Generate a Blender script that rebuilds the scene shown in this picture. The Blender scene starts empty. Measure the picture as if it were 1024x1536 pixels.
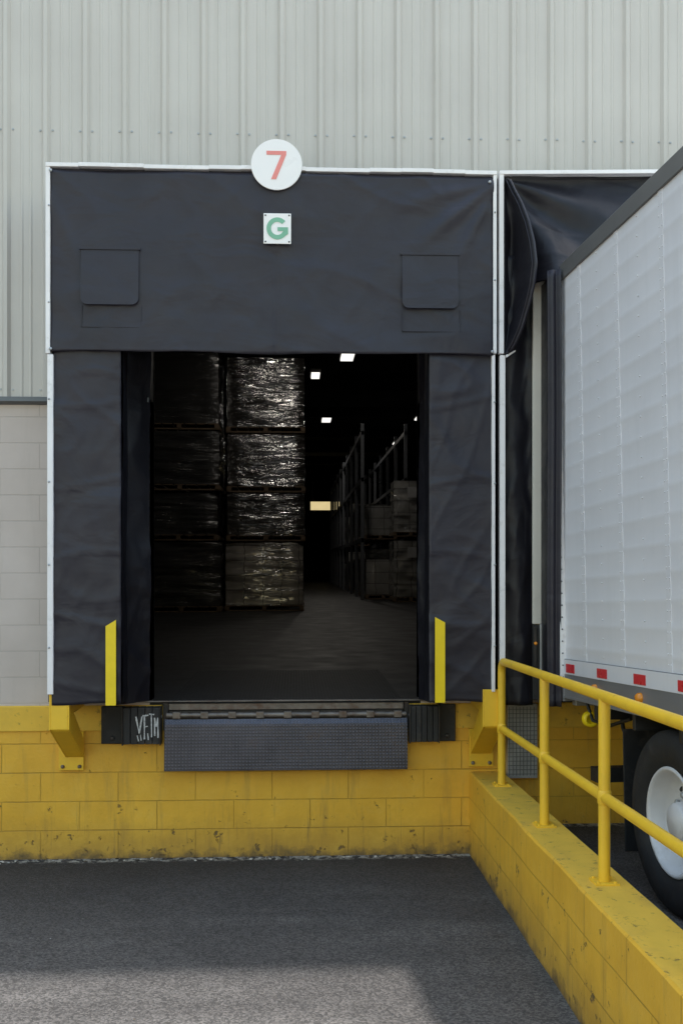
import bpy, math, random
from mathutils import Vector, noise
random.seed(7)
R=math.radians
scene=bpy.context.scene
COL=scene.collection

# ------------------------------------------------------------------ node helpers
def new_mat(name):
    m=bpy.data.materials.new(name); m.use_nodes=True
    nt=m.node_tree; nt.nodes.clear()
    out=nt.nodes.new('ShaderNodeOutputMaterial'); b=nt.nodes.new('ShaderNodeBsdfPrincipled')
    nt.links.new(b.outputs[0],out.inputs[0])
    return m,nt,b
class N:
    def __init__(s,nt): s.nt=nt; s.tc=nt.nodes.new('ShaderNodeTexCoord').outputs['Object']; s._xyz=None
    def lk(s,a,i):
        if isinstance(a,(int,float)): i.default_value=a
        elif isinstance(a,(tuple,list)):
            i.default_value=(tuple(a)+(1,))[:4] if i.type=='RGBA' else a
        else: s.nt.links.new(a,i)
    def xyz(s):
        if s._xyz is None:
            n=s.nt.nodes.new('ShaderNodeSeparateXYZ'); s.lk(s.tc,n.inputs[0]); s._xyz=n.outputs
        return s._xyz
    def m(s,op,a,b=0.0,c=None,clamp=False):
        n=s.nt.nodes.new('ShaderNodeMath'); n.operation=op; n.use_clamp=clamp
        s.lk(a,n.inputs[0]); s.lk(b,n.inputs[1])
        if c is not None: s.lk(c,n.inputs[2])
        return n.outputs[0]
    def comb(s,x,y,z=0.0):
        n=s.nt.nodes.new('ShaderNodeCombineXYZ'); s.lk(x,n.inputs[0]); s.lk(y,n.inputs[1]); s.lk(z,n.inputs[2]); return n.outputs[0]
    def scale(s,v,sc):
        n=s.nt.nodes.new('ShaderNodeMapping'); n.inputs['Scale'].default_value=sc; s.lk(v,n.inputs[0]); return n.outputs[0]
    def noise(s,sc,det=4,rough=.55,vec=None,dist=0):
        n=s.nt.nodes.new('ShaderNodeTexNoise'); s.lk(vec if vec is not None else s.tc,n.inputs['Vector'])
        n.inputs['Scale'].default_value=sc; n.inputs['Detail'].default_value=det; n.inputs['Roughness'].default_value=rough
        n.inputs['Distortion'].default_value=dist
        return n.outputs[0]
    def vor(s,sc,vec=None,out='Distance'):
        n=s.nt.nodes.new('ShaderNodeTexVoronoi'); s.lk(vec if vec is not None else s.tc,n.inputs['Vector']); n.inputs['Scale'].default_value=sc
        return n.outputs[out]
    def ramp(s,f,a,b,lo=0.0,hi=1.0):
        n=s.nt.nodes.new('ShaderNodeMapRange'); n.clamp=True
        s.lk(f,n.inputs[0]); n.inputs[1].default_value=a; n.inputs[2].default_value=b; n.inputs[3].default_value=lo; n.inputs[4].default_value=hi
        return n.outputs[0]
    def mix(s,f,a,b,mode='MIX'):
        n=s.nt.nodes.new('ShaderNodeMix'); n.data_type='RGBA'; n.blend_type=mode
        s.lk(f,n.inputs[0]); s.lk(a,n.inputs[6]); s.lk(b,n.inputs[7]); return n.outputs[2]
    def bump(s,h,st,dist,nrm=None):
        n=s.nt.nodes.new('ShaderNodeBump'); n.inputs['Strength'].default_value=st; n.inputs['Distance'].default_value=dist
        s.lk(h,n.inputs['Height'])
        if nrm is not None: s.lk(nrm,n.inputs['Normal'])
        return n.outputs[0]
    def brick(s,vec,w,h,mort,off=.5,c1=(1,1,1),c2=(.9,.9,.9),cm=(0,0,0)):
        n=s.nt.nodes.new('ShaderNodeTexBrick'); s.lk(vec,n.inputs['Vector']); n.offset=off
        n.inputs['Scale'].default_value=1; n.inputs['Brick Width'].default_value=w; n.inputs['Row Height'].default_value=h
        n.inputs['Mortar Size'].default_value=mort; n.inputs['Mortar Smooth'].default_value=.5
        n.inputs['Color1'].default_value=c1+(1,); n.inputs['Color2'].default_value=c2+(1,); n.inputs['Mortar'].default_value=cm+(1,)
        return n.outputs['Color'],n.outputs['Fac']

def simple(name,col,rough=.6,metal=0,var=.12,vs=4,bump=.0,bs=80,dirt=None,spec=.5):
    m,nt,b=new_mat(name); n=N(nt)
    d=tuple(c*(1-var) for c in col); u=tuple(min(1,c*(1+var)) for c in col)
    c=n.mix(n.ramp(n.noise(vs,5),.3,.7),d,u)
    if dirt:
        dc,amt,ds=dirt
        f=n.ramp(n.noise(ds,8,.7),.62-.2*amt,.72,0,min(1,amt*1.5))
        c=n.mix(f,c,dc)
    nt.links.new(c,b.inputs['Base Color'])
    n.lk(n.ramp(n.noise(vs*2,4),.3,.7,max(0,rough-.08),min(1,rough+.08)),b.inputs['Roughness'])
    b.inputs['Metallic'].default_value=metal; b.inputs['Specular IOR Level'].default_value=spec
    if bump: nt.links.new(n.bump(n.noise(bs,3),bump,.004),b.inputs['Normal'])
    return m

YEL=(.88,.50,.045)
def yellow_block(name,axis):
    m,nt,b=new_mat(name); n=N(nt); x,y,z=n.xyz()
    h=x if axis=='x' else y
    wob=n.m('MULTIPLY',n.noise(6,3),.006)
    zz=n.m('ADD',z,wob)
    if axis=='y': zz=n.m('ADD',zz,n.m('MULTIPLY',y,.0267))
    vec=n.comb(n.m('ADD',h,n.m('ADD',wob,100.08)),n.m('ADD',zz,.001))
    _,fac=n.brick(vec,.60,.2260,.0046)
    joint=n.m('MULTIPLY',fac,n.ramp(n.noise(2.5,4),.35,.65,.45,1))
    base=n.mix(n.ramp(n.noise(2.2,6,.65),.3,.7),(.72,.385,.030),YEL)
    base=n.mix(n.ramp(n.noise(5,7,.7),.5,.75,0,.35),base,(.80,.51,.10))
    base=n.mix(n.m('MULTIPLY',joint,.5),base,(.28,.16,.02))
    st=n.noise(1,6,.7,n.scale(n.tc,(7,7,.9)))
    base=n.mix(n.ramp(st,.54,.74,0,.48),base,(.33,.19,.05))
    gz=z if axis=='x' else n.m('ADD',z,n.m('MULTIPLY',y,.0267))
    chips=n.m('ADD',n.noise(9,8,.75),n.ramp(gz,.0,.6,.055,0))
    base=n.mix(n.ramp(chips,.640,.672,0,.88),base,(.09,.065,.045))
    scf=n.noise(1,8,.8,n.scale(n.tc,(9,9,30)))
    base=n.mix(n.ramp(scf,.635,.69,0,.65),base,(.17,.11,.05))
    run=n.noise(1,5,.7,n.scale(n.tc,(16,16,1.3)))
    base=n.mix(n.m('MULTIPLY',n.ramp(run,.58,.70,0,.7),n.ramp(gz,.05,.5,1,0)),base,(.16,.10,.05))
    low=n.m('ADD',gz,n.m('MULTIPLY',n.m('SUBTRACT',n.noise(5,6,.7),.5),.36))
    base=n.mix(n.ramp(low,-.01,.07,.92,0),base,(.035,.032,.03))
    base=n.mix(n.ramp(low,.05,.32,.50,0),base,(.26,.16,.05))
    nt.links.new(base,b.inputs['Base Color']); b.inputs['Roughness'].default_value=.55
    hgt=n.m('SUBTRACT',n.m('MULTIPLY',n.noise(45,5,.6),.5),n.m('MULTIPLY',joint,.9))
    hgt=n.m('SUBTRACT',hgt,n.ramp(chips,.64,.67,0,.6))
    nt.links.new(n.bump(hgt,.9,.007),b.inputs['Normal'])
    return m
M={}
M['yb']=yellow_block('yellow_painted_block','x')
M['yby']=yellow_block('yellow_painted_block_side','y')
def yellow_paint(name,col=(.92,.56,.035),amt=.5,rough=.42):
    m,nt,b=new_mat(name); n=N(nt)
    c=n.mix(n.ramp(n.noise(5,6,.65),.3,.7),tuple(k*.88 for k in col),col)
    c=n.mix(n.ramp(n.noise(14,8,.75),.66-.06*amt,.70,0,.75*amt),c,(.10,.06,.03))
    c=n.mix(n.ramp(n.noise(3,5,.6),.5,.8,0,.35*amt),c,(.36,.23,.07))
    nt.links.new(c,b.inputs['Base Color']); b.inputs['Roughness'].default_value=rough
    nt.links.new(n.bump(n.noise(30,5),.25,.003),b.inputs['Normal']); return m
M['yp']=yellow_paint('yellow_paint')
M['yclean']=yellow_paint('yellow_vinyl',(.95,.68,.01),.08,.4)
M['ytop']=yellow_paint('yellow_cap',(.86,.53,.06),1.4,.7)
# beige block wall
m,nt,b=new_mat('beige_block'); n=N(nt); x,y,z=n.xyz()
_,fac=n.brick(n.comb(n.m('ADD',x,100.2),n.m('ADD',z,.0)),.61,.203,.004)
c=n.mix(n.ramp(n.noise(2,6),.3,.7),(.53,.455,.41),(.61,.53,.485))
c=n.mix(n.m('MULTIPLY',fac,.28),c,(.30,.27,.24))
c=n.mix(n.ramp(n.noise(1,6,.7,n.scale(n.tc,(6,6,.6))),.55,.8,0,.3),c,(.35,.32,.28))
nt.links.new(c,b.inputs['Base Color']); b.inputs['Roughness'].default_value=.75
nt.links.new(n.bump(n.m('SUBTRACT',n.m('MULTIPLY',n.noise(60,5),.4),fac),.6,.004),b.inputs['Normal']); M['beige']=m
# siding
m,nt,b=new_mat('painted_steel_siding'); n=N(nt)
c=n.mix(n.ramp(n.noise(1.2,6),.3,.7),(.525,.495,.455),(.575,.545,.50))
c=n.mix(n.ramp(n.noise(1,6,.7,n.scale(n.tc,(14,14,.35))),.52,.8,0,.4),c,(.39,.36,.31))
nt.links.new(c,b.inputs['Base Color']); b.inputs['Roughness'].default_value=.5
nt.links.new(n.bump(n.noise(1.5,3,vec=n.scale(n.tc,(3,3,.8))),.3,.02),b.inputs['Normal']); M['siding']=m
# vinyl fabric
def fabric(name,col,sp=.4):
    m,nt,b=new_mat(name); n=N(nt)
    c=n.mix(n.ramp(n.noise(1.8,7,.65),.3,.72),tuple(k*.85 for k in col),tuple(k*1.15 for k in col))
    c=n.mix(n.ramp(n.noise(1,7,.75,n.scale(n.tc,(1.5,1.5,9))),.60,.8,0,.2),c,tuple(k*2.0 for k in col))
    nt.links.new(c,b.inputs['Base Color'])
    n.lk(n.ramp(n.noise(5,5),.3,.7,.40,.54),b.inputs['Roughness'])
    b.inputs['Specular IOR Level'].default_value=sp
    w=n.noise(320,2)
    nb=n.bump(w,.08,.001); nb=n.bump(n.noise(1,3,.5,n.scale(n.tc,(2.4,2.4,3.2)),.8),.38,.045,nb)
    nb=n.bump(n.noise(1,2,.5,n.scale(n.tc,(1.2,1.2,5)),1.5),.16,.03,nb)
    nt.links.new(nb,b.inputs['Normal']); return m
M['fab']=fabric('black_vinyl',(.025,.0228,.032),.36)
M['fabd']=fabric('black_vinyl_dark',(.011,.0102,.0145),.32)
M['wtrim']=simple('white_trim',(.83,.80,.80),.5,0,.05,6,dirt=((.35,.33,.3),.25,8))
M['signw']=simple('sign_white',(.88,.85,.84),.35,0,.02,3)
M['red']=simple('sign_red',(.80,.26,.23),.5,0,.06,9)
M['green']=simple('sign_green',(.20,.45,.31),.5,0,.06,9)
M['rubber']=simple('black_rubber',(.016,.016,.017),.65,0,.3,10,.5,60,((.08,.07,.06),.4,6))
M['tire']=simple('tire_rubber',(.016,.016,.017),.75,0,.25,10,.3,60,((.045,.04,.035),.3,5))
M['steeld']=simple('dark_steel',(.055,.05,.047),.5,.5,.3,8,.3,60,((.12,.07,.04),.5,7))
M['rust']=simple('worn_steel',(.18,.155,.135),.5,.6,.3,12,.3,60,((.10,.05,.03),.7,9))
M['galv']=simple('galvanised_steel',(.42,.43,.44),.45,.6,.12,9,.1,50)
M['flash']=simple('grey_flashing',(.13,.135,.14),.5,.2,.1,4)
M['cream']=simple('cream_panel',(.60,.56,.50),.5,0,.05,2,dirt=((.35,.32,.27),.2,3))
M['railgrey']=simple('trailer_rail_grey',(.23,.23,.24),.4,.3,.08,3)
M['railtop']=simple('trailer_toprail',(.13,.128,.128),.45,.1,.08,3)
M['amber']=simple('amber_lens',(.75,.26,.02),.2,0,.05)
M['redt']=simple('red_reflector',(.62,.03,.04),.3,0,.06)
M['blackp']=simple('chassis_black',(.018,.018,.019),.5,0,.2,6,dirt=((.06,.05,.04),.3,5))
M['rim']=simple('rim_white',(.64,.63,.64),.35,0,.05,6,dirt=((.35,.3,.25),.25,7))
M['wood']=simple('pallet_wood',(.13,.09,.055),.8,0,.2,8)
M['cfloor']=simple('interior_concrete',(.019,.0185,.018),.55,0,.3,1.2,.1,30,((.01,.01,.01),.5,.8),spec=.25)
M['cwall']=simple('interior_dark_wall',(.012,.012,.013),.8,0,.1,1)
M['rack']=simple('rack_steel',(.07,.075,.085),.5,.2,.1,3)
M['roof']=simple('roof_membrane',(.45,.45,.44),.7)
M['lens']=simple('scuffed_white_paint',(.60,.60,.60),.6,0,.15,30,dirt=((.05,.05,.05),.6,60))
M['conc']=simple('bounce_concrete',(.46,.43,.39),.8,0,.12,.3,.3,40,((.25,.24,.22),.4,.6))  # pale tone for the added paving that bounces light
# trailer white
m,nt,b=new_mat('trailer_white'); n=N(nt)
c=n.mix(n.ramp(n.noise(1.2,6),.3,.7),(.67,.655,.685),(.735,.72,.75))
c=n.mix(n.ramp(n.noise(1,6,.7,n.scale(n.tc,(8,8,.5))),.52,.8,0,.22),c,(.52,.51,.51))
nt.links.new(c,b.inputs['Base Color']); b.inputs['Roughness'].default_value=.38
nt.links.new(n.bump(n.noise(2.5,3),.25,.012),b.inputs['Normal']); M['tw']=m
# asphalt
m,nt,b=new_mat('asphalt'); n=N(nt); x,y,z=n.xyz()
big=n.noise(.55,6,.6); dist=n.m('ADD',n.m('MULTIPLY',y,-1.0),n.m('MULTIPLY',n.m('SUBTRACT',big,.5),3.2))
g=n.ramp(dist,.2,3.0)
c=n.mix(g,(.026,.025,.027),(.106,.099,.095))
c=n.mix(n.ramp(n.noise(2.4,7,.7),.50,.75,0,.55),c,(.032,.031,.031))
c=n.mix(n.m('MULTIPLY',g,n.ramp(n.noise(1,6,.6,n.scale(n.tc,(.5,2.2,1))),.50,.68,0,.5)),c,(.18,.17,.162))
ag=n.vor(95,out='Color'); sp=n.nt.nodes.new('ShaderNodeSeparateColor'); n.lk(ag,sp.inputs[0])
c=n.mix(n.ramp(sp.outputs[0],.15,1,.0,1),n.mix(1.0,c,(.5,.5,.5),'MULTIPLY'),n.mix(1.0,c,(1.6,1.57,1.55),'MULTIPLY'))
c=n.mix(n.ramp(n.noise(130,2,.6),.65,.73,0,.75),c,(.30,.285,.27))
crk=n.noise(1,5,.6,n.scale(n.tc,(.9,8,1)))
c=n.mix(n.m('MULTIPLY',n.ramp(crk,.60,.72,0,.45),g),c,(.05,.05,.05))
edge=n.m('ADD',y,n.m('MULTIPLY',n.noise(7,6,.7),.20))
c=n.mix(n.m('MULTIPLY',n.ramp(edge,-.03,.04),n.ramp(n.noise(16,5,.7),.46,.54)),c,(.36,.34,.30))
nt.links.new(c,b.inputs['Base Color']); b.inputs['Roughness'].default_value=.82
hh=n.m('ADD',n.m('MULTIPLY',n.vor(95),.7),n.noise(200,2))
nt.links.new(n.bump(hh,.9,.006),b.inputs['Normal']); M['asph']=m
# diamond plate
def diamond(name,col,k=2*math.pi/.052,metal=.75,rough=.42):
    m,nt,b=new_mat(name); n=N(nt); x,y,z=n.xyz(); q=n.m('ADD',y,z)
    a=n.m('SINE',n.m('MULTIPLY',n.m('ADD',x,q),k)); bb=n.m('SINE',n.m('MULTIPLY',n.m('SUBTRACT',x,q),k))
    h=n.m('MAXIMUM',n.m('MULTIPLY',a,bb),0.0); h=n.ramp(h,.15,.75)
    c=n.mix(n.ramp(n.noise(3,6,.7),.35,.7),tuple(v*.6 for v in col),col)
    c=n.mix(n.m('MULTIPLY',h,.55),c,tuple(min(1,v*1.9) for v in col))
    c=n.mix(n.ramp(n.noise(6,7,.7),.58,.72,0,.5),c,tuple(min(v,w) for v,w in zip(col,(.10,.065,.045))))
    nt.links.new(c,b.inputs['Base Color']); b.inputs['Metallic'].default_value=metal; b.inputs['Roughness'].default_value=rough
    b.inputs['Specular IOR Level'].default_value=.3
    nt.links.new(n.bump(h,1.0,.004),b.inputs['Normal']); return m
M['dia']=diamond('diamond_plate',(.12,.118,.14))
M['diad']=diamond('diamond_plate_dark',(.020,.0195,.019),metal=.1,rough=.6)  # darker, less metallic version of the plate, used for the deck
# shrink wrap
def wrap(name,col,k=1.0,ior=3.0):
    m,nt,b=new_mat(name); n=N(nt); x,y,z=n.xyz()
    _,fac=n.brick(n.comb(n.m('ADD',n.m('ADD',x,y),50),n.m('ADD',z,.0)),.42,.34,.012,0)
    c=n.mix(n.ramp(n.noise(1.5,4),.3,.7),tuple(v*.6 for v in col),col)
    c=n.mix(n.m('MULTIPLY',fac,.8),c,(.01,.009,.007))
    nt.links.new(c,b.inputs['Base Color']); b.inputs['Roughness'].default_value=.7
    film=n.ramp(n.noise(1,3,.5,n.scale(n.tc,(1.1,1.1,1.6)),.6),.36,.56,.3,1)
    nt.links.new(film,b.inputs['Coat Weight']); b.inputs['Coat Roughness'].default_value=.045; b.inputs['Coat IOR'].default_value=ior
    wv=n.noise(1,4,.55,n.scale(n.tc,(1.5,1.5,8.5)),1.2)
    nt.links.new(n.bump(wv,1.0,.045*k),b.inputs['Coat Normal']); return m
M['wrap']=wrap('shrink_wrapped_cartons',(.028,.023,.018),1.0,4.4)
M['wrapb']=wrap('shrink_wrapped_light_cartons',(.36,.33,.29),.6,3.4)
M['wrapd']=wrap('black_wrapped_cartons',(.007,.006,.0055),1.1,1.6)
M['wrapw']=wrap('wrapped_white_cartons',(.24,.235,.22),.5,1.6)
M['label']=simple('paper_label',(.32,.32,.32),.6)
def emis(name,col,s):
    m,nt,b=new_mat(name); n=N(nt)
    c=n.mix(n.ramp(n.noise(3,2),.3,.7),tuple(v*.9 for v in col),col)
    nt.links.new(c,b.inputs['Emission Color']); b.inputs['Emission Strength'].default_value=s; nt.links.new(c,b.inputs['Base Color']); return m
M['lamp']=emis('lamp_glow',(1,.97,.9),1.3)
M['warm']=emis('lamp_glow_warm',(1,.80,.40),.75)

# ------------------------------------------------------------------ mesh helpers
def empty(name,loc=(0,0,0),rot=(0,0,0)):
    e=bpy.data.objects.new(name,None); e.empty_display_size=.3; COL.objects.link(e); e.location=loc; e.rotation_euler=rot; return e
class MB:
    def __init__(s): s.v=[]; s.f=[]; s.mi=[]; s.sm=[]; s.mats=[]
    def mid(s,m):
        if m not in s.mats: s.mats.append(m)
        return s.mats.index(m)
    def add(s,vs,fs,m,smooth=False):
        o=len(s.v); s.v+= [tuple(p) for p in vs]; k=s.mid(m)
        for f in fs: s.f.append([i+o for i in f]); s.mi.append(k); s.sm.append(smooth)
        return s
    def box(s,x0,x1,y0,y1,z0,z1,m):
        vs=[(x,y,z) for z in (z0,z1) for y in (y0,y1) for x in (x0,x1)]
        return s.add(vs,[(0,2,3,1),(4,5,7,6),(0,1,5,4),(2,6,7,3),(0,4,6,2),(1,3,7,5)],m)
    def prism(s,pts,axis,a,b,m):
        n=len(pts)
        def P(p,t): return {'x':(t,p[0],p[1]),'y':(p[0],t,p[1]),'z':(p[0],p[1],t)}[axis]
        vs=[P(p,a) for p in pts]+[P(p,b) for p in pts]
        fs=[tuple(range(n))[::-1],tuple(range(n,2*n))]+[(i,(i+1)%n,(i+1)%n+n,i+n) for i in range(n)]
        return s.add(vs,fs,m)
    def tube(s,path,r,m,seg=14,caps=True):
        path=[Vector(p) for p in path]; vs=[];up=Vector((1,0,0.001)).normalized()
        for i,p in enumerate(path):
            t=((path[min(i+1,len(path)-1)]-path[max(i-1,0)])).normalized()
            a=up-t*up.dot(t)
            if a.length<.05: a=Vector((0,0,1))-t*t.z
            a.normalize(); b=t.cross(a)
            for k in range(seg):
                an=2*math.pi*k/seg; vs.append(p+a*math.cos(an)*r+b*math.sin(an)*r)
        fs=[]
        for i in range(len(path)-1):
            for k in range(seg):
                k2=(k+1)%seg; fs.append((i*seg+k,i*seg+k2,(i+1)*seg+k2,(i+1)*seg+k))
        s.add(vs,fs,m,True)
        if caps:
            L=len(path)-1
            s.add([vs[k] for k in range(seg)],[tuple(range(seg))[::-1]],m)
            s.add([vs[L*seg+k] for k in range(seg)],[tuple(range(seg))],m)
        return s
    def lathe(s,prof,c,m,axis='x',seg=48,smooth=True):
        vs=[]
        for (a,r) in prof:
            for k in range(seg):
                t=2*math.pi*k/seg; u,w=r*math.cos(t),r*math.sin(t)
                vs.append({'x':(c[0]+a,c[1]+u,c[2]+w),'y':(c[0]+u,c[1]+a,c[2]+w),'z':(c[0]+u,c[1]+w,c[2]+a)}[axis])
        fs=[(i*seg+k,i*seg+(k+1)%seg,(i+1)*seg+(k+1)%seg,(i+1)*seg+k) for i in range(len(prof)-1) for k in range(seg)]
        return s.add(vs,fs,m,smooth)
    def grid(s,fn,nu,nv,m):
        vs=[fn(i/nu,j/nv) for j in range(nv+1) for i in range(nu+1)]
        fs=[(j*(nu+1)+i,j*(nu+1)+i+1,(j+1)*(nu+1)+i+1,(j+1)*(nu+1)+i) for j in range(nv) for i in range(nu)]
        return s.add(vs,fs,m,True)
    def obj(s,name,parent=None,bevel=0,solid=0):
        me=bpy.data.meshes.new(name); me.from_pydata(s.v,[],s.f)
        for m in s.mats: me.materials.append(M[m])
        for p,k,sm in zip(me.polygons,s.mi,s.sm): p.material_index=k; p.use_smooth=sm
        me.update(); o=bpy.data.objects.new(name,me); COL.objects.link(o)
        if parent: o.parent=parent
        if solid:
            q=o.modifiers.new('s','SOLIDIFY'); q.thickness=solid
        if bevel:
            q=o.modifiers.new('b','BEVEL'); q.width=bevel; q.segments=2; q.limit_method='ANGLE'; q.angle_limit=R(50)
        return o
SL=.0267
# ------------------------------------------------------------------ ground
def gz(x,y):
    d=-y
    if d<=0: a=0; b=.23
    elif d<12: a=SL*d; b=.23+.047*d
    else:
        t=min(1,(d-12)/4); a=.32+.28*t; b=.794+(.6-.794)*t
    k=0 if x<1.42 else (1 if x>1.6 else (x-1.42)/.18)
    return a*(1-k)+b*k
xs=[-400,-150,-60,-25,-12,-6]+[-4+i*.25 for i in range(22)]+[1.42,1.6]+[1.8+i*.4 for i in range(10)]+[7,12,25,60,150,400]
xs=sorted(set(round(v,3) for v in xs))
ys=[-400,-150,-60,-30,-20,-16,-14,-12]+[-11.5+i*.5 for i in range(20)]+[-1.5,-1.25,-1,-.75,-.5,-.25,0,.2,70,150,400]
g=MB(); vs=[(x,y,gz(x,y)+(.006*noise.noise(Vector((x*1.3,y*1.3,0))) if -9<y<-.3 and -4<x<1.3 else 0)) for y in ys for x in xs]
nx=len(xs)
fs=[(j*nx+i,j*nx+i+1,(j+1)*nx+i+1,(j+1)*nx+i) for j in range(len(ys)-1) for i in range(nx-1)]
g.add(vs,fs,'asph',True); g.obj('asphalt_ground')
s=MB()
for i in range(12):
    for j in range(10):
        x0=-54+i*9; y0=-16.3-9*(j+1); s.box(x0,x0+8.97,y0,y0+8.97,.5,.606,'conc')
s.obj('added_bounce_pavement')  # unseen pale paving added behind the camera to bounce light onto the facade
s=MB()
yl=[-16.3,-15,-14,-13,-12,-11,-10,-9.2]
vs=[(x,y,gz(x,y)+.006) for y in yl for x in (-54,1.37)]
s.add(vs,[(2*j,2*j+1,2*j+3,2*j+2) for j in range(len(yl)-1)],'conc')
s.obj('added_bounce_approach')  # nearer strip of the added paving, also there to bounce sun back

# ------------------------------------------------------------------ building
B=empty('warehouse_building')
X0,X1=-22,24; H=8.6
OP=[(-1.14,.99),(2.1,4.25)]; OT=4.2
s=MB(); ribs=[]
k0=int((X0+1.63)/.305)-1
pts=[]
k=k0
while True:
    c=-1.63+.305*k
    if c>X1: break
    pts+=[(c-.034,0),(c-.014,-.032),(c+.014,-.032),(c+.034,0)]
    for q in (.118,.187):
        pts+=[(c+q-.013,0),(c+q-.005,-.006),(c+q+.005,-.006),(c+q+.013,0)]
    ribs.append(c); k+=1
zt=H-.25
for (a,b_) in zip(pts[:-1],pts[1:]):
    mx=(a[0]+b_[0])/2; zb=3.6
    for o in OP:
        if o[0]-.02<mx<o[1]+.02: zb=OT
    s.add([(a[0],-.02+a[1],zb),(b_[0],-.02+b_[1],zb),(b_[0],-.02+b_[1],zt),(a[0],-.02+a[1],zt)],[(0,1,2,3)],'siding')
s.obj('steel_siding',B)
s=MB()
for c in ribs:
    if -6<c<8:
        for zr in (5.68,3.66,7.4):
            if zr<OT and any(o[0]-.1<c<o[1]+.1 for o in OP): continue
            for dx in (-.045,.05):
                zz=zr+random.uniform(-.004,.004)
                s.lathe([(0,.010),(-.003,.010),(-.003,.006),(-.009,.006),(-.009,.0001)],(c+dx,-.02,zz),'galv','y',8,False)
s.obj('siding_screws',B)
s=MB()
s.box(X0,X1,-.07,.1,zt,H,'flash').box(X0,X0+46,-.075,-.055,H-.06,H+.02,'galv')
segs=[(X0,OP[0][0]),(OP[0][1],OP[1][0]),(OP[1][1],X1)]
for a,b_ in segs: s.prism([(-.058,3.60),(-.062,3.565),(-.004,3.545),(-.004,3.60)],'x',a,b_,'flash')
s.obj('metal_flashing',B)
s=MB()
for a,b_ in segs:
    s.box(a,b_,0,.2,1.2,3.6,'beige')
s.obj('block_wall',B)
s=MB(); s.box(X0,X1,0.0,.25,-.3,1.0,'yb'); s.obj('base_wall',B)
s=MB()
for a,b_ in [(X0,-1.035),(.895,X1)]: s.box(a,b_,-.018,.25,1.0,1.2,'ytop')
s.obj('base_curb',B,.008)
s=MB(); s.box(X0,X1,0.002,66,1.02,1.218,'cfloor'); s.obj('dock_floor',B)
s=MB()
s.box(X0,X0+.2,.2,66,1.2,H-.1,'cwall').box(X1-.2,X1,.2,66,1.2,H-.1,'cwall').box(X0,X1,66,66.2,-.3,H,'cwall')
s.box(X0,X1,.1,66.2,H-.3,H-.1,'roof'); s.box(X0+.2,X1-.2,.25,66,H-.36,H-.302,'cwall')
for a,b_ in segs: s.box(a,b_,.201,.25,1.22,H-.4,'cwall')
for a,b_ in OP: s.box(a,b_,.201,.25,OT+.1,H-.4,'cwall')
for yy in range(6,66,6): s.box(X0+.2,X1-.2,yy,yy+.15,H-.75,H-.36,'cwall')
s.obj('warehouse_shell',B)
s=MB()
for a,b_ in OP:
    s.box(a-.12,a,-.012,.26,1.222,OT,'blackp').box(b_,b_+.12,-.012,.26,1.222,OT,'blackp').box(a-.12,b_+.12,-.014,.26,OT,OT+.12,'blackp')
s.obj('door_frames',B)

# ------------------------------------------------------------------ fabric helpers
def wr(x,z,seed=0,amp=1):
    v=Vector((x*1.1+seed,z*1.7,seed*.7)); a=.012*noise.noise(v)+.006*noise.noise(v*2.7)
    r=1-abs(noise.noise(Vector((x*1.3+seed,z*3.1+x*.9,3.1+seed)))); a+=.008*r**6
    r=1-abs(noise.noise(Vector((x*3.0-z*1.5,z*1.6,9.1+seed)))); a+=.005*r**7
    return -a*amp
def ridge(x,z,p,q,w,h):
    p=Vector(p);q=Vector(q); d=q-p; v=Vector((x,z))-p; t=max(0,min(1,v.dot(d)/d.length_squared)); ds=(v-d*t).length
    return -h*math.exp(-(ds/(w*(.5+t)))**2)*math.sin(math.pi*min(1,.15+t*.85))
# ------------------------------------------------------------------ dock shelter 1
S=empty('dock_shelter')
xl,xr,yt=-1.795,1.478,-.55; zT=5.18; zB=3.845; zF=1.285
def hdr(u,v):
    x=xl+.02+(xr-xl-.04)*u; z=zT-.02+(zB-zT+.02)*v + (.006*math.sin(u*9)+.004*math.sin(u*23))*(v>.99)
    y=yt-.012+wr(x,z,2)*1.1
    y+=ridge(x,z,(1.46,5.10),(.85,4.62),.05,.034)+ridge(x,z,(1.46,5.08),(1.15,4.45),.035,.024)+ridge(x,z,(1.45,5.12),(.6,4.9),.05,.018)
    y+=ridge(x,z,(-1.78,5.0),(-1.5,4.3),.05,.014)+.010*math.exp(-((x+.14)/.012)**2)*(1 if z<4.6 else 0)
    y-= .02*v*v*(1-abs(2*u-1)**6)
    return (x,y,z)
s=MB(); s.grid(hdr,150,64,'fab'); s.obj('header_curtain',S,0,.003)
def flap(x0,x1,seed):
    def f(u,v):
        x=x0+(x1-x0)*u; z=zB+.03+(zF-zB-.03)*v
        y=yt+.012+wr(x*1.4,z*1.15,seed,1.4)+.006*math.sin(z*5+seed)*u
        for hz in (2.9,2.35,1.9,3.5): y-=.009*math.exp(-((z-hz-.05*math.sin(x*5+hz*9))/.018)**2)
        z+=(.008*math.sin(u*5+seed))*(v>.98)
        return (x,y,z)
    return f
s=MB(); s.grid(flap(xl+.03,-1.268,4),26,110,'fab').grid(flap(xr-.02,.985,11),26,110,'fab'); s.obj('side_curtains',S,0,.004)
def inner(x0,y0,x1,y1,seed,zb=1.24):
    def f(u,v):
        x=x0+(x1-x0)*u; y=y0+(y1-y0)*u; z=4.15+(zb-4.15)*v
        w=wr(u*.5+seed,z,seed,1.5)+.012*math.sin(z*2.6+u*3)*math.sin(math.pi*u)
        return (x+w*.8*math.copysign(1,x0),y+w,z)
    return f
s=MB(); s.grid(inner(-1.40,-.32,-1.135,-.035,3),22,90,'fabd').grid(inner(1.12,-.32,.975,-.035,8),22,90,'fabd')
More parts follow.
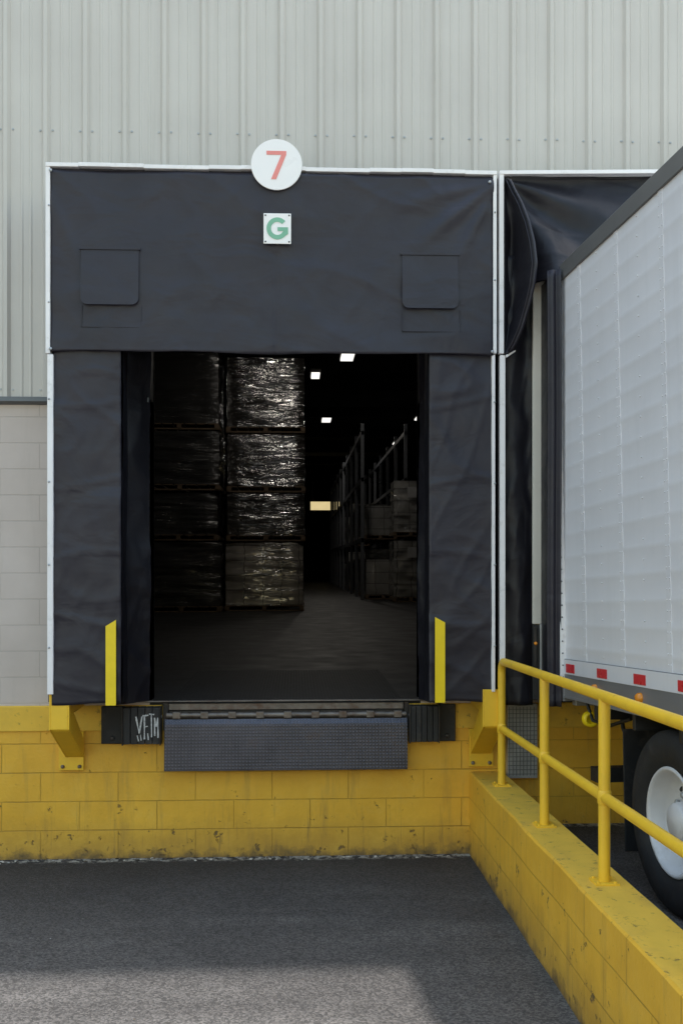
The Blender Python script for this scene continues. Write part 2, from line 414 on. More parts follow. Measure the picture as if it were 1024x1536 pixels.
s.grid(inner(-1.268,yt+.02,-1.285,-.2,5,1.29),6,40,'fabd').grid(inner(.985,yt+.02,1.0,-.2,6,1.29),6,40,'fabd')
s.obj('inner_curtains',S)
s=MB()
s.box(xl,xl+.02,yt+.02,-.055,1.3,zT-.01,'fab').box(xr-.02,xr,yt+.02,-.055,1.3,zT-.01,'fab').box(xl,xr,yt+.01,-.055,zT-.01,zT+.005,'fab')
s.obj('frame_sides',S)
s=MB()
s.box(xl-.008,xl+.024,yt-.03,yt+.03,3.83,zT,'wtrim')
s.box(xl+.002,xl+.044,yt-.022,yt+.03,1.36,3.825,'wtrim')
s.box(xr-.022,xr+.004,yt-.03,yt+.03,3.86,zT,'wtrim'); s.box(xr-.030,xr-.006,yt-.022,yt+.03,1.36,3.85,'wtrim')
n_=14
for i in range(n_):
    a=xl-.008+(xr-xl+.012)*i/n_; b_=xl-.008+(xr-xl+.012)*(i+1)/n_; zz=zT+.004*math.sin(i*1.3)
    s.box(a,b_+.001*(i%2),yt-.034-.001*(i%3),yt+.03,zz+.001,zz+.030,'wtrim')
s.obj('edge_trim',S,.003)
s=MB()
for c in [(xl+.016,z) for z in (4.9,4.2,3.5,2.9,2.3,1.7)]+[(xr-.01,z) for z in (4.9,4.4,3.5,2.9,2.3,1.7)]:
    s.lathe([(0,.008),(-.004,.007),(-.006,.0001)],(c[0],yt-.03,c[1]),'galv','y',10)
for (x_,z_) in [(xl+.03,3.86),(xr-.03,3.87),(xr-.05,5.12),(xl+.03,5.15)]: s.lathe([(0,.012),(-.004,.011),(-.006,.0001)],(x_,yt-.04,z_),'galv','y',10)
s.obj('trim_screws',S)
def rpoly(x0,x1,z0,z1,r):
    out=[(x0,z1),(x1,z1)]
    for cx,cz,a0 in ((x1-r,z0+r,0),(x0+r,z0+r,-90)):
        for i in range(7):
            a=R(a0-15*i); out.append((cx+r*math.cos(a),cz+r*math.sin(a)))
    return out
def patch(x0,x1,z0,z1,zl):
    s=MB()
    t=.008
    for (a,b_,c,d) in [(x0,x1,zl,zl+t),(x0,x0+t,zl,z0),(x1-t,x1,zl,z0)]: s.box(a,b_,yt-.036,yt-.029,c,d,'fab')
    out=rpoly(x0,x1-.02,z0,z1,.05)
    vs=[]; 
    for off in (0,.005):
        for (x,z) in out:
            lift=.030+ .026*((z1-z)/(z1-z0))**2; vs.append((x,yt-lift-off+.0,z))
    nn=len(out)
    s.add(vs,[tuple(range(nn)),tuple(range(nn,2*nn))[::-1]]+[(i,i+nn,(i+1)%nn+nn,(i+1)%nn) for i in range(nn)],'fab')
    s.box(x0-.01,x1-.01,yt-.042,yt-.026,z1-.006,z1+.012,'fab')
    s.obj('wear_flap',S,.0015)
patch(-1.549,-1.113,4.180,4.588,4.02); patch(.780,1.215,4.180,4.580,4.012)
s=MB()
for a,b_,zt2 in ((-1.372,-1.298,1.89),(1.024,1.098,1.905)):
    s.prism([(a,zF-.005),(b_,zF-.005),(b_,zt2+.01),(a,zt2-.035)] if a<0 else [(a,zF),(b_,zF),(b_,zt2-.03),(a,zt2+.01)],'y',yt-.036,yt-.028,'yclean')
s.obj('guide_strips',S)

# signs
D=empty('dock_number_sign'); s=MB(); c=(-.137,yt-.05,5.215)
s.lathe([(.012,.184),(.0,.186),(-.003,.184),(-.003,.0001)],c,'signw','y',64,False)
s.obj('disc',D)
s=MB(); y0=yt-.056
s.prism([(c[0]-.073,c[2]+.098),(c[0]-.073,c[2]+.070),(c[0]+.034,c[2]+.070),(c[0]-.040,c[2]-.108),(c[0]-.003,c[2]-.108),(c[0]+.070,c[2]+.072),(c[0]+.070,c[2]+.098)][::-1],'y',y0,y0+.002,'red')
s.obj('digit_seven',D)
s=MB(); s.box(c[0]-.02,c[0]+.02,yt-.048,yt+.02,c[2]-.05,c[2]-.0,'galv'); s.obj('mount',D)
D=empty('letter_sign'); s=MB(); cx,cz=-.132,4.748
s.box(cx-.100,cx+.100,yt-.052,yt-.044,cz-.110,cz+.112,'signw'); s.obj('plate',D,.003)
s=MB(); y0=yt-.055
ro,ri=.078,.046
arc=[42+ (360-42-8)*i/30 for i in range(31)]
P=lambda r,a:(cx+r*math.cos(R(a)),cz+.001+r*math.sin(R(a))*1.03)
vs=[];
for a in arc:
    p=P(ro,a); q=P(ri,a); vs+=[(p[0],y0,p[1]),(q[0],y0,q[1])]
s.add(vs,[(2*i,2*i+1,2*i+3,2*i+2) for i in range(30)],'green')
s.add([(cx+.002,y0-.0006,cz-.018),(cx+.078,y0-.0006,cz-.018),(cx+.078,y0-.0006,cz+.010),(cx+.002,y0-.0006,cz+.010)],[(0,1,2,3)],'green')
s.add([(cx+.048,y0-.0010,cz-.058),(cx+.078,y0-.0010,cz-.040),(cx+.078,y0-.0010,cz-.01),(cx+.048,y0-.0010,cz-.01)],[(0,1,2,3)],'green')
s.obj('letter_g',D)
s=MB()
for dx in (-.086,.086):
    for dz in (-.095,.097): s.lathe([(0,.006),(-.003,.006),(-.004,.0001)],(cx+dx,yt-.052,cz+dz),'blackp','y',10)
s.obj('screws',D)

# ------------------------------------------------------------------ dock shelter 2
S2=empty('dock_shelter')
xl2,xr2=1.502,4.80
s=MB()
def h2(u,v):
    x=xl2+.04+(xr2-xl2-.06)*u; z0_=5.19+.02*u*3; zbm=4.36; z=z0_+(zbm-z0_)*v
    dx,dz=x-1.55,5.16-z; an=math.atan2(dz,dx+1e-4); rr=math.hypot(dx,dz)
    fan=.046*math.sin(an*9+1.2)*min(1,rr*2.2)*math.exp(-rr*.6)
    y=yt+.02+.02*v+fan+wr(x,z,20)*1.2-(.30*v**1.6)*min(1,max(0,(x-1.62)/.25))
    return (x,y,z)
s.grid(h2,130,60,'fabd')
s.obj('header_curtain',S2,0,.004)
prof=[(5.15,1.560),(5.04,1.595),(4.93,1.635),(4.78,1.675),(4.62,1.703),(4.47,1.716),(4.32,1.703),(4.18,1.676),(4.02,1.636),(3.92,1.598),(3.85,1.562)]
def xr_at(z):
    for (a,xa),(b_,xb) in zip(prof[:-1],prof[1:]):
        if b_<=z<=a: t=(a-z)/(a-b_); return xa+(xb-xa)*t
    return 1.56
def cres(u,v):
    z=5.15+(3.85-5.15)*v; xe=xr_at(z); w=(xe-1.538); x=1.538+w*u
    y=yt-.03+w*.55*math.sin(u*math.pi)-w*1.2*u**3 + .014*math.sin(v*15+u*5)*math.sin(math.pi*u)+wr(x,z,31)*.6
    return (x,y,z)
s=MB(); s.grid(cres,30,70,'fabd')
def lip_(u,v):
    z=5.13+(3.87-5.13)*v; xe=xr_at(z); w=xe-1.538; a=u*math.pi*1.3
    return (xe-.004+.020*math.sin(a),yt-.03-w*1.2-.014*math.cos(a),z)
s.grid(lip_,8,60,'fab')  # lighter vinyl here puts the fold edge's highlight into the colour
s.obj('folded_curtain_corner',S2,0,.003)
s=MB()
def fl2(u,v):
    x=1.545+(1.77-1.545)*u; z=4.6+(1.25-4.6)*v; y=yt+.06+wr(x*3,z,40,1.6)+.02*math.sin(u*6+z*.8); return (x,y,z)
s.grid(fl2,20,90,'fabd')
def fl3(u,v):
    z=4.40+(1.29-4.40)*v; x=1.797+.087*u; y=-.84+.010*math.cos(u*math.pi*3)-.03*u; return (x+.003*math.sin(z*2.3),y,z)
s.grid(fl3,30,60,'fab')
s.box(1.812,1.895,-.80,-.56,1.30,4.36,'fabd')
s.obj('side_curtains',S2,0,.004)
s=MB()
s.box(1.752,1.862,-.58,-.54,1.86,4.40,'cream'); s.obj('side_panel',S2,.006)
s=MB(); s.box(1.754,1.85,-.575,-.53,1.30,1.855,'blackp').box(1.757,1.775,-.60,-.575,1.55,1.84,'steeld').box(1.80,1.83,-.60,-.575,1.50,1.86,'galv')
s.lathe([(0,.013),(-.02,.011),(-.025,.0001)],(1.766,-.6,1.72),'amber','y',12); s.obj('panel_foot',S2,.003)
s=MB()
s.box(xl2,xl2+.034,yt-.028,yt+.03,3.86,5.19,'wtrim').box(xl2+.006,xl2+.046,yt-.02,yt+.03,1.36,3.85,'wtrim')
s.prism([(xl2,5.182),(xr2,5.262),(xr2,5.292),(xl2,5.210)],'y',yt-.032,yt+.03,'wtrim')
s.box(xr2-.04,xr2,yt-.028,yt+.03,1.36,5.26,'wtrim')
s.prism([(1.545,3.845),(1.62,3.885),(1.618,3.872),(1.55,3.825)],'y',yt-.045,yt-.036,'wtrim')
s.obj('edge_trim',S2,.003)
s=MB(); s.box(xl2,xl2+.02,yt+.03,-.055,1.3,5.18,'fabd').box(xr2-.02,xr2,yt+.03,-.055,1.3,5.25,'fabd')
s.prism([(xl2,5.165),(xr2,5.245),(xr2,5.262),(xl2,5.182)],'y',yt+.03,-.055,'fabd')
s.box(4.45,xr2-.04,yt+.0,yt+.02,1.3,4.5,'fab'); s.obj('frame_sides',S2)

# ------------------------------------------------------------------ brackets
def bracket(x0,x1,w0,w1):
    E=empty('shelter_support_bracket'); s=MB()
    yf=yt+.0
    pr=[(yf,1.375),(yf,1.10),(yf+.02,1.085),(-.03,.80),(-.03,.93),(yf+.16,1.20),(-.03,1.20),(-.03,1.282),(yf+.04,1.282),(yf+.04,1.375)]
    s.prism(pr,'x',x0,x0+.012,'yp'); s.prism(pr,'x',x1-.012,x1,'yp')
    s.box(x0+.012,x1-.012,yf,yf+.012,1.10,1.375,'yp')
    s.prism([(yf+.012,1.10),(yf+.022,1.085),(-.03,.80),(-.03,.82),(yf+.03,1.11)],'x',x0+.012,x1-.012,'yp')
    s.obj('arm',E,.003)
    s=MB(); s.box(w0,w1,-.034,-.002,.70,1.0,'yp')
    for q in (w0+.03,w1-.03): s.lathe([(0,.016),(-.012,.016),(-.014,.010),(-.02,.010),(-.02,.0001)],(q,-.034,.73),'rust','y',6,False)
    s.obj('wall_plate',E,.004)
bracket(-1.785,-1.640,-1.835,-1.645); bracket(1.385,1.545,1.372,1.565)

# ------------------------------------------------------------------ leveler + bumpers
L=empty('dock_leveler')
s=MB(); s.box(-.985,.848,-.06,2.3,1.219,1.222,'diad'); s.obj('deck',L)
s=MB(); s.box(-1.034,-.992,-.02,.2,1.0,1.215,'steeld').box(.856,.894,-.02,.2,1.0,1.215,'steeld')
s.box(-.985,.848,-.05,.0,1.165,1.215,'rust').box(-1.30,1.16,-.045,-.001,1.226,1.236,'rust')
s.box(-.985,.848,-.035,.0,1.07,1.158,'steeld')
s.tube([(-1.0,-.075,1.128),(.865,-.075,1.128)],.021,'rust',12)
for i in range(9):
    a=-.95+i*.215; s.box(a,a+.06,-.10,-.03,1.105,1.155,'rust')
for i in range(6):
    a=-.9+i*.33; s.box(a,a+.02,-.03,.0,1.0,1.15,'steeld')
s.obj('hinge_frame',L,.003)
s=MB(); s.prism([(-.122,.702),(-.104,.702),(-.090,1.058),(-.072,1.095),(-.088,1.10),(-.108,1.06)],'x',-1.013,.874,'dia'); s.obj('lip',L,.003)
def bump_(x0,x1,sx0,sx1):
    E=empty('dock_bumper'); s=MB()
    for i in range(5):
        w=(x1-x0)/5; s.box(x0+i*w+.002,x0+(i+1)*w-.002,-.135+.003*(i%2),-.02,.915,1.195,'rubber')
    s.box(x0-.008,x0,-.145,-.02,.905,1.20,'steeld').box(x1,x1+.008,-.145,-.02,.905,1.20,'steeld')
    s.tube([(x0-.01,-.08,1.12),(x1+.01,-.08,1.12)],.012,'galv',10)
    s.obj('rubber_pad',E,.005)
    s=MB(); s.box(sx0,sx1,-.05,-.019,.905,1.198,'rubber'); s.lathe([(0,.02),(-.015,.018),(-.018,.0001)],((sx0+sx1)/2,-.05,.95),'steeld','y',6,False)
    s.obj('backing_plate',E,.006); return E
E=bump_(-1.325,-1.045,-1.507,-1.334); bump_(.895,1.115,1.124,1.262)
# scuffed, half-rubbed-off paint lettering on the rubber pad
s=MB(); yb=-.1375
def stroke(p,q,w):
    p=Vector((p[0],0,p[1])); q=Vector((q[0],0,q[1])); d=(q-p).normalized(); n_v=Vector((-d.z,0,d.x))*w/2; k=5
    vs=[]; 
    for i in range(k+1):
        c_=p.lerp(q,i/k); ww=random.uniform(.6,1.15)
        for sg in (-1,1): v=c_+n_v*sg*ww; vs.append((v.x,yb-.0006*random.random(),v.z))
    s.add(vs,[(2*i,2*i+1,2*i+3,2*i+2) for i in range(k)],'lens')
for p,q,w in [((-1.225,1.13),(-1.20,1.0),.012),((-1.20,1.0),(-1.178,1.13),.012),((-1.160,1.14),(-1.160,.955),.012),((-1.160,1.05),(-1.135,1.055),.010),((-1.175,1.135),(-1.13,1.14),.012),
  ((-1.125,1.15),(-1.085,1.145),.011),((-1.107,1.145),(-1.105,.97),.012),((-1.083,1.12),(-1.081,.98),.010),((-1.083,1.12),(-1.07,1.05),.009),((-1.07,1.05),(-1.058,1.12),.009),((-1.058,1.12),(-1.056,.965),.010),
  ((-1.215,.985),(-1.205,.94),.008),((-1.19,.99),(-1.185,.945),.008),((-1.135,1.0),(-1.13,.95),.009)]: stroke(p,q,w)
s.obj('paint_marks',E)
G=empty('dock_bumper_guard'); s=MB()
s.box(1.665,1.90,-.10,-.02,.62,1.20,'galv')
for i in range(8): s.box(1.675+i*.028,1.679+i*.028,-.108,-.10,.64,1.18,'flash')
for i in range(16): s.box(1.668,1.898,-.106,-.1,.65+i*.034,.653+i*.034,'flash')
s.obj('grid_plate',G)

# ------------------------------------------------------------------ low wall and railing
W=empty('low_block_wall'); s=MB()
def zw(y): return .655+SL*(-y)
yy=[-.001-i*.1 for i in range(161)]
vs=[];fs=[]
for i,y in enumerate(yy):
    w=.003*math.sin(i*.53)+.004*noise.noise(Vector((y*2,0,0))); c=.010+.008*abs(noise.noise(Vector((y*4.3,5,0)))); hz=.003*noise.noise(Vector((y*3,9,0)))
    vs+=[(1.377+w,y,-.3),(1.377+w,y,zw(y)-c),(1.377+w+c,y,zw(y)+hz),(1.638,y,zw(y)+hz),(1.65,y,zw(y)-.012),(1.65,y,-.3)]
for i in range(len(yy)-1):
    a=i*6;b_=a+6
    for k in range(5): fs.append((a+k,b_+k,b_+k+1,a+k+1))
s.add(vs,[f for j,f in enumerate(fs) if j%5 in(0,1,4)],'yby'); s.add(vs,[f for j,f in enumerate(fs) if j%5 in (2,3)],'ytop')
s.add([vs[-6+i] for i in range(6)],[(0,1,2,3,4,5)],'yby'); s.obj('blocks',W)
Rl=empty('safety_railing'); s=MB(); xp=1.52; r=.029
py=[-.57,-1.84,-3.03,-4.25,-5.5,-6.7,-7.9,-9.1,-10.3,-11.5,-12.7,-13.9,-15.1]
zr=lambda y:1.572+SL*(-y); zm=lambda y:1.075+SL*(-y)
path=[(xp,py[0],zw(py[0]))]; path+=[(xp,py[0],1.50)]
for i in range(1,7):
    a=R(15*i); path.append((xp,py[0]-.085*(1-math.cos(a)),1.50+.088*math.sin(a)))
path+= [(xp,y,zr(y)) for y in [-.9]+py[1:]]+[(xp,-15.6,zr(-15.6))]
s.tube(path,r,'yp',18)
s.tube([(xp,-.40,zm(-.4))]+[(xp,y,zm(y)) for y in py]+[(xp,-15.6,zm(-15.6))],r*.94,'yp',18)
for y in py[1:]: s.tube([(xp,y,zw(y)),(xp,y,zr(y)-.01)],r,'yp',18)
for y in py:
    for z in (zm(y),): s.lathe([(-.036,r+.001),(-.03,r+.005),(.03,r+.005),(.036,r+.001)],(xp,y,z),'yp','z',18)
s.obj('pipes',Rl)
s=MB()
for y in py:
    z=zw(y)
    s.box(xp-.06,xp+.06,y-.06,y+.06,z-.004,z+.010,'yp')
    for a in (-.042,.042):
        for b_ in (-.042,.042): s.lathe([(.010,.009),(.018,.009),(.018,.0001)],(xp+a,y+b_,z),'yp','z',6,False)
s.obj('base_plates',Rl,.002)

# ------------------------------------------------------------------ trailer (local frame: rear-left corner on the ground)
T=empty('semi_trailer',(1.905,-.90,.272),(R(-2.7),0,R(5.2)))
LEN=14.0; Wd=2.59; zb,zs,ztp=1.08,1.36,4.165
s=MB()
pr=[]; z=zs
pr.append((0.0,z))
nb=17; step=(ztp-.10-zs)/nb
for i in range(nb):
    c=zs+step*(i+.5)
    pr+=[(0,c-.03),(-.0020,c-.014),(-.0028,c),(-.0020,c+.014),(0,c+.03)]
pr.append((0,ztp-.10))
vs=[];Y=[-.012,-LEN]
for y in Y: vs+=[(p[0]+.01,y,p[1]) for p in pr]
L_=len(pr)
s.add(vs,[(i,i+L_,i+1+L_,i+1) for i in range(L_-1)],'tw',True)
vs=[(Wd-p[0]-.01,y,p[1]) for y in Y for p in pr]; s.add(vs,[(i,i+1,i+1+L_,i+L_) for i in range(L_-1)],'tw',True)
s.box(.02,Wd-.02,-LEN,-.02,zs-.1,zs-.02,'blackp')
s.obj('side_panels',T)
s=MB()
s.box(.03,Wd-.03,-LEN,-.05,ztp-.02,ztp,'roof')
s.box(0.02,Wd-.02,-LEN-.04,-LEN,zb,ztp-.01,'tw'); s.obj('roof_and_front',T)
s=MB(); y=-.42; i=0
while y>-8.5:
    if i%2==0: s.box(.0064,.011,y-.026,y+.026,zs,ztp-.1,'tw')
    for dy in ((-.017,.017) if i%2==0 else (0,)):
        z=zs+.04
        while z<ztp-.12:
            s.lathe([(.002,.0055),(-.002,.005),(-.0035,.0001)],(.0066,y+dy,z),'tw','x',6)
            z+=.06 if i%2==0 else .12
    y-=.31; i+=1
s.obj('rivet_seams',T)
s=MB()
for x0,x1 in ((-.006,.06),(Wd-.06,Wd+.006)):
    s.box(x0,x1,-LEN,-.005,ztp-.10,ztp+.012,'railtop')
s.box(-.030,.07,-.055,0,zb+.10,ztp+.085,'wtrim').box(-.012,.07,-.055,0,zb-.02,zb+.10,'railgrey').box(Wd-.07,Wd+.012,-.055,0,zb-.02,ztp+.04,'galv').box(.07,Wd-.07,-.06,0,ztp-.15,ztp+.02,'galv').box(.07,Wd-.07,-.08,0,zb-.05,zb+.08,'galv')
s.box(.08,Wd/2-.005,-.045,-.005,zb+.08,ztp-.15,'tw').box(Wd/2+.005,Wd-.08,-.045,-.005,zb+.08,ztp-.15,'tw')
s.obj('frame_rails',T,.003)
s=MB()
for i in range(34): s.lathe([(0,.006),(-.004,.005),(-.005,.0001)],(-.015,-.056,zb+.15+i*.085),'flash','y',8)
s.obj('post_rivets',T)
s=MB()
for x0,x1 in ((-.004,.05),(Wd-.05,Wd+.004)):
    s.box(x0,x1,-LEN,-.056,1.10,zs,'railgrey'); s.box(x0-.006 if x0<0 else x0,x1,-LEN,-.056,1.085,1.10,'railgrey')
    s.box(x0-.003 if x0<0 else x1,x0 if x0<0 else x1+.003,-LEN,-.056,1.255,zs-.004,'tw')
s.obj('bottom_rails',T,.001)
s=MB(); y=-.10
while y>-12:
    s.box(-.0105,-.0075,y-.16,y,1.268,1.328,'redt'); y-=.56
s.obj('reflector_tape',T)
s=MB()
for y_ in (-.62,-1.30,-3.2,-6.5,-10): s.lathe([(0,.032),(-.018,.030),(-.03,.02),(-.032,.0001)],(-.004,y_,1.19),'amber','x',18)
s.obj('marker_lamps',T)
s=MB()
for x0 in (.62,1.87): s.box(x0,x0+.1,-7,-.25,.78,1.06,'blackp')
for y_ in [-.5-.6*i for i in range(22)]: s.box(.03,Wd-.03,y_-.04,y_,.98,1.255,'blackp')
s.box(.18,Wd-.18,-.16,-.04,.50,.60,'blackp')
for x0 in (.55,1.95): s.box(x0,x0+.09,-.20,-.06,.60,1.05,'blackp')
for ax in (-1.52,-2.79):
    s.tube([(.12,ax,.53),(Wd-.12,ax,.53)],.065,'blackp',14)
    for x0 in (.62,1.87):
        s.box(x0-.01,x0+.11,ax-.05,ax+.55,.52,.66,'blackp'); s.lathe([(-.12,.12),(-.06,.15),(0,.13),(.06,.15),(.12,.12)],(x0+.05,ax-.28,.70),'tire','z',20)
        s.box(x0-.02,x0+.12,ax+.42,ax+.58,.45,1.0,'blackp')
    s.lathe([(-.1,.001),(-.1,.09),(.1,.09),(.1,.001)],(.55,ax+.22,.72),'blackp','y',16)
s.lathe([(-.42,.001),(-.42,.13),(.42,.13),(.42,.001)],(1.25,-.95,.86),'blackp','x',20)
for x0 in (.10,Wd-.72): s.box(x0,x0+.62,-.80,-.79,.18,.95,'rubber')
s.tube([(.30,-.30,1.05),(.30,-.34,.90),(.30,-.40,.84),(.30,-.52,.86),(.32,-.60,1.0)],.015,'blackp',8)
s.tube([(.08,-.25,1.07),(.10,-.3,.95),(.16,-.45,.93),(.2,-.7,1.0)],.012,'blackp',8)
for x0 in (.45,1.98): s.box(x0,x0+.14,-11.6,-11.45,.15,1.06,'blackp').box(x0-.05,x0+.19,-11.7,-11.35,.02,.15,'blackp')
s.obj('underframe',T,.004)
s=MB(); s.lathe([(.03,.055),(-.012,.055),(-.02,.046),(-.02,.032),(-.006,.030),(-.004,.0001)],(.10,-.27,.955),'yclean','y',24); s.obj('gladhand_disc',T)
def wheel(name,cx,cy,cz,sgn):
    s=MB(); w=.125; 
    prof=[(-w*.75,.30),(-w,.34),(-w*1.06,.42),(-w*.98,.485),(-w*.80,.508),(-w*.62,.512)]
    for q in (-.55,-.18,.2,.58): prof+=[(w*q,.513),(w*q+.006,.498),(w*q+.018,.498),(w*q+.024,.513)]
    prof+=[(w*.80,.508),(w*.98,.485),(w*1.06,.42),(w,.34),(w*.75,.30)]
    for off in (w+.0,.335+w): s.lathe([(a*sgn,r_) for a,r_ in prof],(cx+sgn*off,cy,cz),'tire','x',64)
    o=cx
    rim=[(.018,.308),(.008,.300),(.012,.286),(.028,.276),(.10,.262),(.135,.240),(.140,.175),(.125,.150),(.120,.115),(.05,.105),(.035,.095),(.03,.0001)]
    s.lathe([(a*sgn,r_) for a,r_ in rim],(o,cy,cz),'rim','x',48)
    for k in range(10):
        a=2*math.pi*k/10; s.lathe([(.13*sgn,.018),(.105*sgn,.018),(.100*sgn,.012),(.100*sgn,.0001)],(o,cy+.145*math.cos(a),cz+.145*math.sin(a)),'galv','x',6,False)
    for k in range(10):
        a=2*math.pi*(k+.5)/10; s.lathe([(.1375*sgn,.022),(.1372*sgn,.0001)],(o,cy+.205*math.cos(a),cz+.205*math.sin(a)),'blackp','x',12,False)
    s.obj(name,T)
for ax in (-1.52,-2.79):
    wheel('wheel',.045,ax,.515,1); wheel('wheel',Wd-.045,ax,.515,-1)

# ------------------------------------------------------------------ interior
FZ=1.22
def load(x0,x1,y0,y1,z0,z1,mat='wrap',lab=False,res=(18,30)):
    E=empty('wrapped_pallet_load'); s=MB()
    for i in range(7):
        a=x0+(x1-x0)*i/7; s.box(a+.01,a+(x1-x0)/7-.03,y0,y1,z0+.11,z0+.13,'wood')
    for i in range(3):
        a=x0+(x1-x0-.1)*i/2; s.box(a,a+.1,y0+.005,y1,z0+.03,z0+.11,'wood')
    s.box(x0,x1,y0+.02,y0+.12,z0,z0+.03,'wood'); s.obj('pallet',E)
    s=MB(); sd=random.uniform(0,50); tl=random.uniform(-.03,.03)
    def face(ax):
        def f(u,v):
            z=z0+.13+(z1-z0-.15)*v
            d=.035*noise.noise(Vector((u*3+sd,z*5,sd)))+.03*noise.noise(Vector((u*1.5+sd,z*14,1)))+tl*v
            if ax=='f': return (x0+.02+(x1-x0-.04)*u,y0+.03+d+.10*max(0,abs(2*u-1)-.75)**1.5*4,z)
            if ax=='r': return (x1-.02+d,y0+.08+(y1-y0-.11)*u,z)
            if ax=='l': return (x0+.02+d,y1-.03-(y1-y0-.11)*u,z)
        return f
    for ax in 'frl': s.grid(face(ax),res[0],res[1],mat)
    s.box(x0+.06,x1-.06,y0+.08,y1-.05,z1-.05,z1-.02,mat)
    if lab:
        s.box((x0+x1)/2-.1,(x0+x1)/2+.35,y0-.04,y0-.035,z1-.5,z1-.2,'label')
    s.obj('wrapped_cartons',E)
for (a,b_) in ((-1.58,.22),(-3.45,-1.68),(-5.3,-3.55)):
    zz=FZ
    for q,h in enumerate((1.60,1.12,1.36,1.75)):
        sh=random.uniform(-.04,.04)
        mt=('wrapb' if q==0 else 'wrap') if a>-2 else 'wrapd'
        load(a+sh,b_+sh,15.0+random.uniform(-.05,.05)-(.5 if a<-2 else 0),16.3,zz,zz+h-.02,mt); zz+=h
for j in range(4):
    for lv in range(2): load(-1.58,.22,17.2+j*1.6,18.6+j*1.6,FZ+lv*1.62,FZ+lv*1.62+1.6,'wrapd',False,(8,10))
for (a,b_,y_) in ((2.75,3.75,20.2),(4.0,5.1,20.4)):
    load(a,b_,y_,y_+1.3,FZ,FZ+1.75,'wrapw',True); load(a,b_,y_+.05,y_+1.3,FZ+1.85,FZ+3.45,'wrapw',True)
K=empty('pallet_rack'); s=MB()
for j in range(10):
    y_=22+j*2.9
    for x_ in (2.0,3.3): s.box(x_-.05,x_+.05,y_,y_+.1,FZ,6.5,'rack')
for z_ in (FZ+1.78,FZ+3.6,FZ+5): s.box(1.96,2.06,22,48,z_-.06,z_+.06,'rack').box(3.26,3.34,22,48,z_-.06,z_+.06,'rack')
s.obj('frames',K)
for j in range(9):
    y_=22.3+j*2.9
    for lv,z_ in enumerate((FZ,FZ+1.85)):
        for k in range(2):
            if random.random()<.85: load(2.1+random.uniform(0,.08),3.2,y_+k*1.3,y_+1.2+k*1.3,z_,z_+random.uniform(1.0,1.6),random.choice(['wrapw','wrapw','wrapd']),False,(6,8))
def lamp(x,y,z,lx=.6,ly=.3,mat='lamp',e=0):
    E=empty('ceiling_lamp'); s=MB(); s.box(x-lx/2,x+lx/2,y-ly/2,y+ly/2,z+.02,z+.12,'steeld').box(x-lx/2+.03,x+lx/2-.03,y-ly/2+.03,y+ly/2-.03,z-.03,z+.02,mat)
    s.tube([(x,y,z+.12),(x,y,H-.4)],.01,'steeld',6); s.obj('fixture',E)
    if e:  # area light only for the lamps added to brighten the interior
        l=bpy.data.lights.new('fill_light','AREA'); l.energy=e; l.shape='RECTANGLE'; l.size=lx; l.size_y=ly; l.color=(1,.93,.82)
        o=bpy.data.objects.new('fill_light',l); COL.objects.link(o); o.location=(x,y,z-.05); o.parent=E
lamp(.57,20.8,7.7,.30,.8,'lamp',0); lamp(4.6,29,7.7,.35,1.0,'lamp',0); lamp(4.5,36.7,7.7,.3,1,'lamp',0); lamp(-.1,11.8,7.7,.4,1.2,'lamp',34); lamp(1.4,19.0,7.9,.4,1.2,'lamp',35); lamp(1.2,31.0,7.9,.4,1.2,'lamp',60)  # last three lamps are added to brighten the loads and racks
E=empty('lit_dock_lamp'); s=MB(); s.box(.85,2.75,52,52.1,5.45,6.05,'steeld').box(.9,2.7,51.95,51.998,5.5,6.0,'warm'); s.box(1.0,1.1,52.0,52.1,6.05,8.2,'steeld').box(2.4,2.5,52.0,52.1,6.05,8.2,'steeld'); s.obj('panel',E)

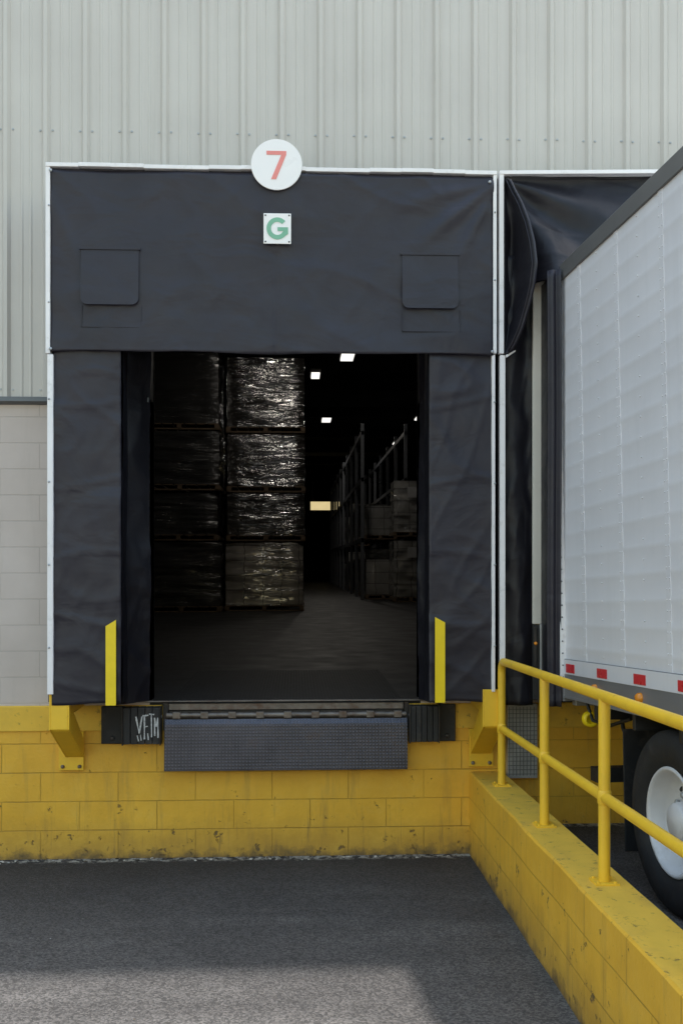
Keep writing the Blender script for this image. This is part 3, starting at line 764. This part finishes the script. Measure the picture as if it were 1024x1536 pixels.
# small debris along wall
s=MB()
for i in range(90):
    x=random.uniform(-2.6,1.3); y=-abs(random.gauss(0,.06))-.012; r_=random.uniform(.004,.013); z=gz(x,y)
    an=[random.uniform(.6,1.1)*r_ for _ in range(6)]
    top=[(x+an[k]*math.cos(k*1.047),y+an[k]*math.sin(k*1.047),z+r_*.4) for k in range(6)]
    bot=[(x+1.3*an[k]*math.cos(k*1.047),y+1.3*an[k]*math.sin(k*1.047),z-.002) for k in range(6)]
    s.add(bot+top,[tuple(range(6,12))]+[(k,(k+1)%6,(k+1)%6+6,k+6) for k in range(6)],random.choice(['cream','galv','cfloor','wood']))
for i in range(40):
    x=random.uniform(-2.4,1.2); y=random.uniform(-3.5,-.2); r_=random.uniform(.002,.005); z=gz(x,y)+.003
    s.add([(x-r_,y,z),(x,y-r_,z),(x+r_,y,z),(x,y+r_,z),(x,y,z+r_)],[(0,1,4),(1,2,4),(2,3,4),(3,0,4)],random.choice(['rack','galv','wood']))
s.obj('gravel_debris')

# ------------------------------------------------------------------ light, world, camera
sd=Vector((.30,.27,1)).normalized(); el=math.asin(sd.z); rot=math.atan2(sd.x,sd.y)
l=bpy.data.lights.new('sun','SUN'); l.energy=4.3; l.angle=R(1.5); l.color=(1,.95,.89)
o=bpy.data.objects.new('sun',l); COL.objects.link(o); o.rotation_euler=sd.to_track_quat('Z','Y').to_euler(); o.location=(5,5,20)
w=bpy.data.worlds.new('World'); scene.world=w; w.use_nodes=True; nt=w.node_tree
bg=nt.nodes['Background']; sk=nt.nodes.new('ShaderNodeTexSky'); sk.sky_type='NISHITA'; sk.sun_disc=False
sk.sun_elevation=el; sk.sun_rotation=rot; sk.air_density=2.5; sk.dust_density=2.2; sk.ozone_density=1.5
nt.links.new(sk.outputs[0],bg.inputs[0]); bg.inputs[1].default_value=.33
cd=bpy.data.cameras.new('camera'); cam=bpy.data.objects.new('camera',cd); COL.objects.link(cam)
cam.location=(0,-7.9,2.31); cam.rotation_euler=(R(90),0,R(-2.63))
cd.sensor_fit='AUTO'; cd.sensor_width=36; cd.lens=35.156; cd.shift_y=77/1536; cd.clip_end=2000; cd.clip_start=.05
scene.camera=cam
scene.view_settings.view_transform='Standard'; scene.view_settings.look='None'; scene.view_settings.exposure=0
